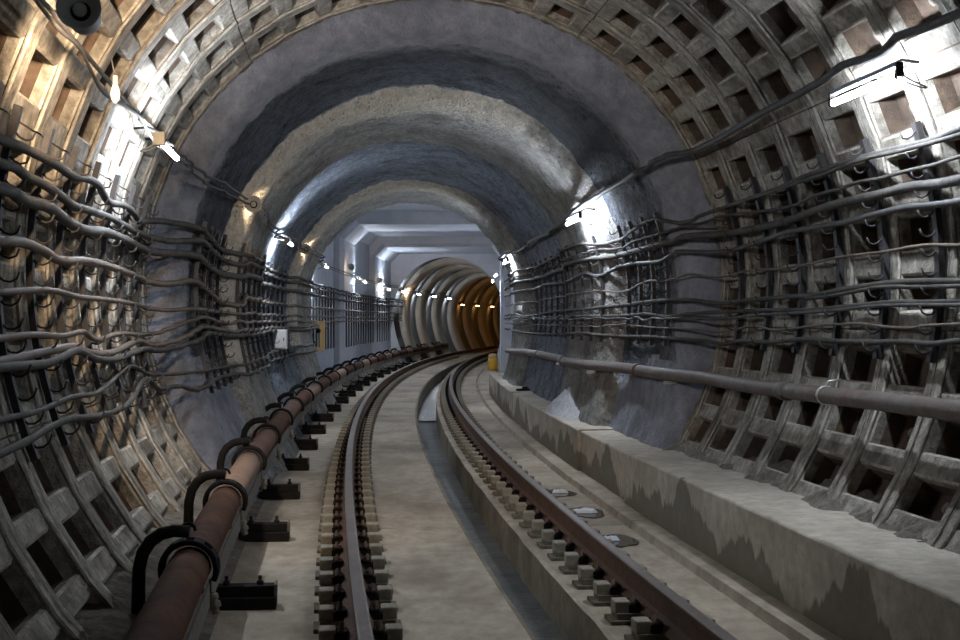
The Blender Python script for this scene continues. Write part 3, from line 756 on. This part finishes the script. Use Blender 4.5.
# flat chamber wall: plain bars
bar = MB(); bar.box((0,0,.75),(.035,.04,1.5)); rk = bar.build('cable_rack', 'rack')
for i in range(31):
    S = 27.4 + .66*i; o = rk if i == 0 else copy_tree(rk)
    w = 2.31 if S < 35 else 2.05 if S < 37.8 else 2.13 if S < 43.4 else 2.06
    place(o, S, -w+.02, .92)
    tag(o, 'plain black cable rack bar on the flat chamber wall, %s along it' % ordinal(i), 'cable rack', 'rack bars on the chamber wall')

# ================================================================== PIPE
def pipe():
    P = [(-1,1.19),(6.5,1.181),(8.3,1.162),(9.6,1.145),(12.3,1.148),(14.2,1.139),(17,1.12),(20.8,1.105),(27.4,1.049)]
    pts = []
    for S, v in catmull(P, .25):
        pts.append(W(S, 2.24 - (2.24-wall_u(S, v, 1)+.085)*min(1, max(0, (S-10.5)/1.6)), v))
    mb = MB(); mb.tube(pts, .056, 14)
    o = tag(mb.build('water_pipe', 'pipe'), 'long grey water pipe low along the right wall above the walkway kerb', 'pipe')
    def at(S):
        v = min(P, key=lambda q: abs(q[0]-S))[1]
        best = min(pts, key=lambda p: (p - W(S, 2.1, v)).length); return best
    for S in (9.05, 13.0, 17.0, 21.0):
        p = at(S); t = (W(S+.1,2,1)-W(S,2,1)).normalized()
        c = MB(); c.lathe([(-.07,.058),(-.07,.068),(.07,.068),(.07,.058)], p, t, 14); c.build('coupling', 'pipe', o)
    p = at(8.35); t = (W(8.45,2,1)-W(8.35,2,1)).normalized()
    c = MB(); c.lathe([(-.012,.057),(-.012,.063),(.012,.063),(.012,.057)], p, t, 16); c.tube([p+Vector((0,0,.06)), p+Vector((.02,0,.09)), p+Vector((.10,0,.10))], .008, 6)
    s = c.build('strap', 'steel', o); s['label'] = 'bright steel strap'
    for S in (11.9, 14.9, 18.6):
        p = at(S); c = MB(); c.box(p+Vector((.09,0,-.075)),(.24,.05,.03)); c.build('support_bracket', 'steel', o)
pipe()

# ================================================================== LAMPS
def tube_lamp(matname, L=.92):
    t = MB(); t.tube([(0,-L/2-.008,0),(0,-L/2,0),(0,L/2,0),(0,L/2+.008,0)], [.010,.019,.019,.010], 14); tube = t
    h = MB()
    for a, b in (((-.03,-L/2,.045),(.03,L/2,.075)),):
        h.box((0, 0, .062), (.034, L, .03))
    caps = []
    for s in (-1,1):
        c = MB(); c.box((0, s*(L/2+.012), .028), (.036,.024,.08)); c.lathe([(-.02,.022),(.02,.022)], (0, s*(L/2+.004), 0), (0,1,0), 12); caps.append(c)
    return tube, h, caps
def make_lamp(name, matname, side, L=.92):
    root = empty(name, 0, 0, 0, 'x', 'lamp')
    tube, h, caps = tube_lamp(matname, L)
    tube.build('tube', matname, root); h.build('housing', 'housing', root, .005) if side > 0 else None
    if side < 0:
        c = MB(); c.box((0, -L/2-.05, .01), (.075,.085,.085)); caps = [c]
    for c in caps: c.build('socket', 'cap' if side < 0 else 'black_steel', root)
    b = MB(); b.tube([(0,-L*.3,.07),(side*.10,-L*.3,.12),(side*.20,-L*.3,.11)], .009, 6, up=Vector((0,1,0)))
    b.tube([(0,L*.3,.07),(side*.10,L*.3,.12),(side*.20,L*.3,.11)], .009, 6, up=Vector((0,1,0))); b.build('bracket', 'black_steel', root)
    w = MB(); w.tube([(0,-L/2-.03,.0)]+[(side*(.02+.10*math.sin(a)), -L/2-.04-.05*math.sin(a), -.02-.12*math.sin(a*.5)+.10*(a/PI)**2) for a in [PI*i/8 for i in range(1,9)]], .005, 5)
    w.build('wire_loop', 'cap' if side < 0 else 'cable_dark', root)
    return root
lampL = make_lamp('tube_lamp', 'tube', -1); lampR = make_lamp('tube_lamp', 'tube', 1)
LL = [(9.5,2.25,-66.3),(19.6,1.97,-64.8),(29.3,None,(-1.95,2.82)),(38.2,None,(-1.83,2.74)),(45.2,None,(-1.83,2.68))]
names = ['nearest lit tube lamp on the left wall, where the ribs end','second lit tube lamp on the left wall, behind the first pale collar','third lit tube lamp on the left, at the chamber entrance','fourth lit tube lamp on the left, between the two portal frames','fifth lit tube lamp on the left, inside the second portal frame']
firstL = True
for (S, r, p), nm in zip(LL, names):
    o = lampL if firstL else copy_tree(lampL); firstL = False
    u, v = on_circle(p, r) if r else p
    place(o, S, u, v); tag(o, nm, 'lamp', 'tube lamps along the left wall')
firstR = True
for (S, r, p), nm in zip([(7.27,2.31,63.7),(14.75,1.88,64.0),(24.6,1.92,66.0)], ['nearest and largest lit tube lamp, on the ribbed right wall','second lit tube lamp on the right wall, at the start of the pale collar','third lit tube lamp on the right, just before the chamber']):
    o = lampR if firstR else copy_tree(lampR); firstR = False
    place(o, S, *on_circle(p, r)); tag(o, nm, 'lamp', 'tube lamps along the right wall')
def simple_lamp(matname, side, L=.9):
    m = MB(); m.tube([(0,-L/2,0),(0,L/2,0)], .022, 8, 0); m.box((side*.06,0,.03),(.05,L,.05),1); return m.build('tube_lamp', [matname,'housing'])
o = simple_lamp('tube_fill', 1); place(o, -2.3, *on_circle(63.7, 2.31)); tag(o, 'added dim fill lamp on the right wall behind the viewpoint', 'lamp')  # unseen lamp added as weak fill from behind the camera
fl = simple_lamp('tube_far', -1)
for i, S in enumerate([49.6,54.3,59.2,64.1]):
    o = fl if i == 0 else copy_tree(fl)
    place(o, S, *on_circle(-67, 1.93)); tag(o, 'small cold lamp on the left wall past the chamber, %s of the far ones' % ordinal(i), 'lamp', 'far cold lamps on the left')
fr = simple_lamp('tube_far', 1)
for i, S in enumerate([31.5,36.4]):
    o = fr if i == 0 else copy_tree(fr)
    place(o, S, 1.85, 2.70); tag(o, 'small cold lamp on the far right wall, %s beyond the third right lamp' % ordinal(i), 'lamp', 'far cold lamps on the right')
so = simple_lamp('sodium', -1)
for i, S in enumerate([69,73.9,78.8,83.7,88.6]):
    o = so if i == 0 else copy_tree(so)
    place(o, S, *on_circle(-75, 1.93)); tag(o, 'small orange lamp deep in the curve, %s into the orange glow' % ordinal(i), 'lamp', 'orange lamps deep in the tunnel')
sr = simple_lamp('sodium', 1)
for i, S in enumerate([68,76]):
    o = sr if i == 0 else copy_tree(sr)
    place(o, S, *on_circle(66, 1.8)); tag(o, 'orange lamp on the hidden right wall of the far curve, %s along it' % ordinal(i), 'lamp', 'orange lamps on the far right')

# reflector lamps (unlit) looking towards us along the left supply cable
def reflector():
    root = empty('reflector_lamp', 0, 0, 0, 'x', 'reflector lamp')
    ax = Vector((0,-1,0))
    s = MB(); s.lathe([(-.02,.045),(.03,.075),(.09,.115),(.13,.132),(.135,.136),(.13,.128),(.09,.108),(.03,.068),(-.005,.03)], (0,0,0), ax, 24); s.build('shade', 'shade', root)
    n = MB(); n.lathe([(-.14,.001),(-.14,.045),(-.03,.052),(-.02,.045)], (0,0,0), ax, 14); n.build('socket', 'black_steel', root)
    c = MB(); c.lathe([(-.005,.07),(.02,.074),(.024,.06),(.03,.035)], (0,0,0), ax, 18); c.build('reflector_ring', 'black_steel', root)
    b = MB(); b.lathe([(.01,.02),(.03,.03),(.06,.044),(.085,.044),(.105,.032),(.115,.012),(.117,.001)], (0,0,0), ax, 14); b.build('bulb', 'bulb', root)
    a = MB(); a.tube([(0,.1,.03),(-.05,.1,.09),(-.16,.1,.13)], .011, 6); a.build('arm', 'black_steel', root)
    return root
rf = reflector()
q = MB(); q.lathe([(.14,.05),(.17,.085),(.21,.10),(.215,.095),(.17,.06),(.15,.03)], (0,0,0), (0,1,0), 20); q.build('back_reflector', 'shade', rf)
q = MB(); q.lathe([(.15,.02),(.18,.038),(.205,.03),(.215,.001)], (0,0,0), (0,1,0), 12); q.build('lit_bulb', 'flood', rf)
ld = bpy.data.lights.new('warm_beam', 'SPOT'); ld.energy = FLOOD; ld.color = (1.0,.74,.48); ld.spot_size = math.radians(88); ld.spot_blend = 1.0; ld.shadow_soft_size = .05
for i, (S, u, v, nm) in enumerate([(5.62,-1.97,2.905,'large in the top left corner'),(14.15,-1.80,2.86,'at the edge of the first pale collar'),(23.2,-1.80,2.87,'at the edge of the second pale collar'),
        (34.6,-1.83,3.02,'at the first portal frame'),(43.0,-1.86,2.93,'at the second portal frame'),(50.2,-1.75,2.70,'at the first far arch')]):
    o = rf if i == 0 else copy_tree(rf)
    o.scale = (.66,.66,.66); place(o, S, u, v, yaw=[.05,0,0,0,0,0][i]); tag(o, 'grey reflector lamp, dark face towards us, %s' % nm, 'reflector lamp', 'reflector lamps along the left wall')
    ld_i = ld.copy(); ld_i.energy = FLOOD*[.5,.08,.08,.14,.05,.08][i]
    lo = bpy.data.objects.new('warm_beam', ld_i); C.objects.link(lo); lo.parent = o; lo.location = (0,.24,0)
    lo.rotation_euler = Vector((.10,1,-.06)).to_track_quat('-Z','Y').to_euler()
# bare unlit bulb hanging from the supply cable
root = empty('hanging_bulb', 7.02, -2.04, 2.90, 'small unlit bulb hanging from the left supply cable near the top left', 'bulb')
q = MB(); q.lathe([(0,.013),(-.02,.013),(-.045,.014),(-.05,.012)], (0,0,0), (0,0,1), 10); q.build('socket', 'cap', root)
q = MB(); q.lathe([(-.045,.012),(-.065,.02),(-.09,.026),(-.12,.022),(-.14,.008),(-.142,.001)], (0,0,0), (0,0,1), 12); q.build('glass', 'bulb', root)
q = MB(); q.tube([(0,0,0),(-.01,0,.04),(-.02,0,.09)], .004, 5); q.build('wire', 'cable_dark', root)
# ================================================================== SMALL THINGS
root = empty('junction_cabinet', 20.6, -2.0, 1.2, 'light grey junction cabinet on the left wall between the collars', 'cabinet')
q = MB(); q.box((0,0,.15),(.2,.24,.3)); q.build('body', 'grey_box', root, .01)
q = MB(); q.box((.0,-.125,.15),(.17,.012,.26)); q.build('door', 'grey_box', root, .004)
q = MB(); q.box((.06,-.137,.15),(.012,.015,.05)); q.build('latch', 'black_steel', root)
for x in (-.06,0,.06):
    q = MB(); q.tube([(x,0,.0),(x,.0,-.12),(x-.04,.02,-.22)], .011, 6); q.build('conduit', 'cable', root)
root = empty('ochre_frame', 27.9, -2.0, 1.0, 'ochre open board frame on the left wall at the second collar', 'frame')
q = MB(); q.box((.11,0,.31),(.11,.05,.62)); q.box((-.04,0,.59),(.26,.05,.06)); q.box((.03,0,.04),(.20,.05,.08)); q.build('frame', 'ochre', root, .006)
q = MB(); q.lathe([(-.03,.001),(-.03,.05),(.03,.05),(.03,.001)], (.03,-.03,.42), (0,-1,0), 12); q.build('boss', 'black_steel', root)
q = MB(); q.tube([(-.16,0,.60),(-.20,.02,.35),(-.12,.0,.1)], .012, 6); q.tube([(-.05,0,.58),(-.10,.0,.3),(.0,0,.05)], .012, 6); q.build('hanging_wires', 'cable', root)
S = 42.6
root = empty('track_marker', S, 1.80, .0, 'yellow cylindrical track marker past the end of the walkway kerb', 'marker')
q = MB(); q.lathe([(0,.001),(0,.16),(.40,.16),(.43,.13)], (0,0,0), (0,0,1), 16); q.build('body', 'yellow', root)
q = MB(); q.lathe([(.43,.13),(.44,.145),(.54,.14),(.58,.07),(.585,.001)], (0,0,0), (0,0,1), 16); q.build('cap', 'ochre', root)
root = MB(); root.box((0,0,.02),(.22,1.5,.035)); o = root.build('plank', 'timber', bevel=.006); place(o, 27.4, 1.93, .478, yaw=.05); tag(o, 'pale weathered plank lying at the far end of the walkway kerb', 'plank')
q = MB(); q.box((0,0,.02),(.20,.12,.04)); q.box((.05,.03,.05),(.08,.06,.03)); o = q.build('scrap_iron', 'black_steel', bevel=.006); place(o, 21.9, 1.86, .476, yaw=.4); tag(o, 'small dark scrap of iron lying on the walkway kerb', 'scrap')
# heap of pale grout rubble on the kerb
mb = MB(); n = 26; cs = (16.6, 1.93)
for i in range(n+1):
    for j in range(n+1):
        x, y = -1+2*i/n, -1+2*j/n; rr = math.hypot(x, y)
        h = max(0, 1-rr)**.9*.34*(1+.6*max(0,x)) + fbm(x*5, y*5, 2, 4)*.035*max(0,1-rr*.8)*2 - .015*(rr > .98)
        mb.v.append(W(cs[0]+y*1.25, cs[1]+x*.27, .472+h))
for i in range(n):
    for j in range(n): mb.face((i*(n+1)+j, (i+1)*(n+1)+j, (i+1)*(n+1)+j+1, i*(n+1)+j+1), 0, True)
tag(mb.build('rubble_heap', 'white_rubble'), 'heap of pale grout rubble on the walkway kerb under the second right lamp', 'rubble', kind='stuff')
# earthy rubble fallen along the wall foot on the kerb
mb = MB(); Ss = frange(2.5, 11.9, .045); us_ = frange(1.98, 2.36, .035); n = len(us_)
for S in Ss:
    for u in us_:
        t = (u-1.98)/.38
        hgt = max(0, t*.17 + fbm(S*2.2, u*2.2, 6, 3)*.11*t**.5 + fbm(S*11, u*11, 2, 3)*.035*t**.4 - .035)
        mb.v.append(W(S, u, .462+hgt))
for i in range(len(Ss)-1):
    for j in range(n-1): mb.face((i*n+j, i*n+j+1, (i+1)*n+j+1, (i+1)*n+j), 0, True)
tag(mb.build('wall_foot_rubble', 'rubble'), 'earthy rubble fallen along the foot of the ribbed right wall, on the walkway kerb', 'rubble', kind='stuff')
# puddles beside the right rail
def puddle(S, u, a, b, label):
    mb = MB(); n = 28; top = []
    for k in range(n):
        t = 2*PI*k/n; r = 1+.35*noise.noise(Vector((math.cos(t)*1.3+S, math.sin(t)*1.3, S)))
        top.append((S+math.sin(t)*a*r, u+math.cos(t)*b*r))
    mb.v = [W(s, uu, .008) for s, uu in top] + [W(s, uu, .001) for s, uu in top]
    mb.face(list(range(n)))
    for k in range(n): mb.face((k, n+k, n+(k+1)%n, (k+1)%n))
    return tag(mb.build('puddle', 'puddle'), label, 'puddle', 'puddles beside the right rail')
puddle(9.75, 1.19, .26, .14, 'small puddle nearest to us beside the right rail')
puddle(11.2, 1.2, .30, .18, 'bright puddle in the middle of the three beside the right rail')
puddle(12.5, 1.2, .26, .13, 'farthest of the three puddles beside the right rail')
def litter(S, u, r, label, sd):
    mb = MB(); n = 9
    for i in range(n):
        for j in range(n):
            x, y = -1+2*i/(n-1), -1+2*j/(n-1)
            h = .018 + .02*abs(noise.noise(Vector((x*2+sd, y*2, sd)))) + .01
            mb.v.append(Vector((x*r*(1+.2*noise.noise(Vector((y*2,sd,0)))), y*r*.8*(1+.2*noise.noise(Vector((x*2,sd,4)))), h if 0 < i < n-1 and 0 < j < n-1 else .012)))
    for i in range(n-1):
        for j in range(n-1): mb.face((i*n+j, (i+1)*n+j, (i+1)*n+j+1, i*n+j+1), 0, False)
    o = mb.build('plastic_scrap', 'litter'); place(o, S, u, 0); return tag(o, label, 'litter', 'plastic scraps beside the right rail')
litter(11.2, 1.2, .11, 'crumpled white plastic scrap in the middle puddle beside the right rail', 1)
litter(12.5, 1.2, .07, 'small white plastic scrap in the farthest puddle by the right rail', 5)
litter(9.76, 1.14, .06, 'torn whitish scrap lying in the nearest puddle by the right rail', 9)

# ================================================================== CAMERA, WORLD
cam = bpy.data.cameras.new('camera'); co = bpy.data.objects.new('camera', cam); C.objects.link(co)
cam.lens = 50; cam.sensor_width = 36; cam.clip_end = 400; cam.clip_start = .05
co.location = (0, 0, 1.647); co.rotation_euler = (PI/2, 0, 0)
bpy.context.scene.camera = co
w = bpy.data.worlds.new('world'); bpy.context.scene.world = w; w.use_nodes = True
w.node_tree.nodes['Background'].inputs[0].default_value = (.3,.33,.4,1); w.node_tree.nodes['Background'].inputs[1].default_value = .02
vs = bpy.context.scene.view_settings
bpy.context.scene.display_settings.display_device = 'sRGB'
vs.view_transform = 'Standard'; vs.look = 'None'; vs.gamma = 1; vs.use_curve_mapping = False; vs.exposure = EXPO
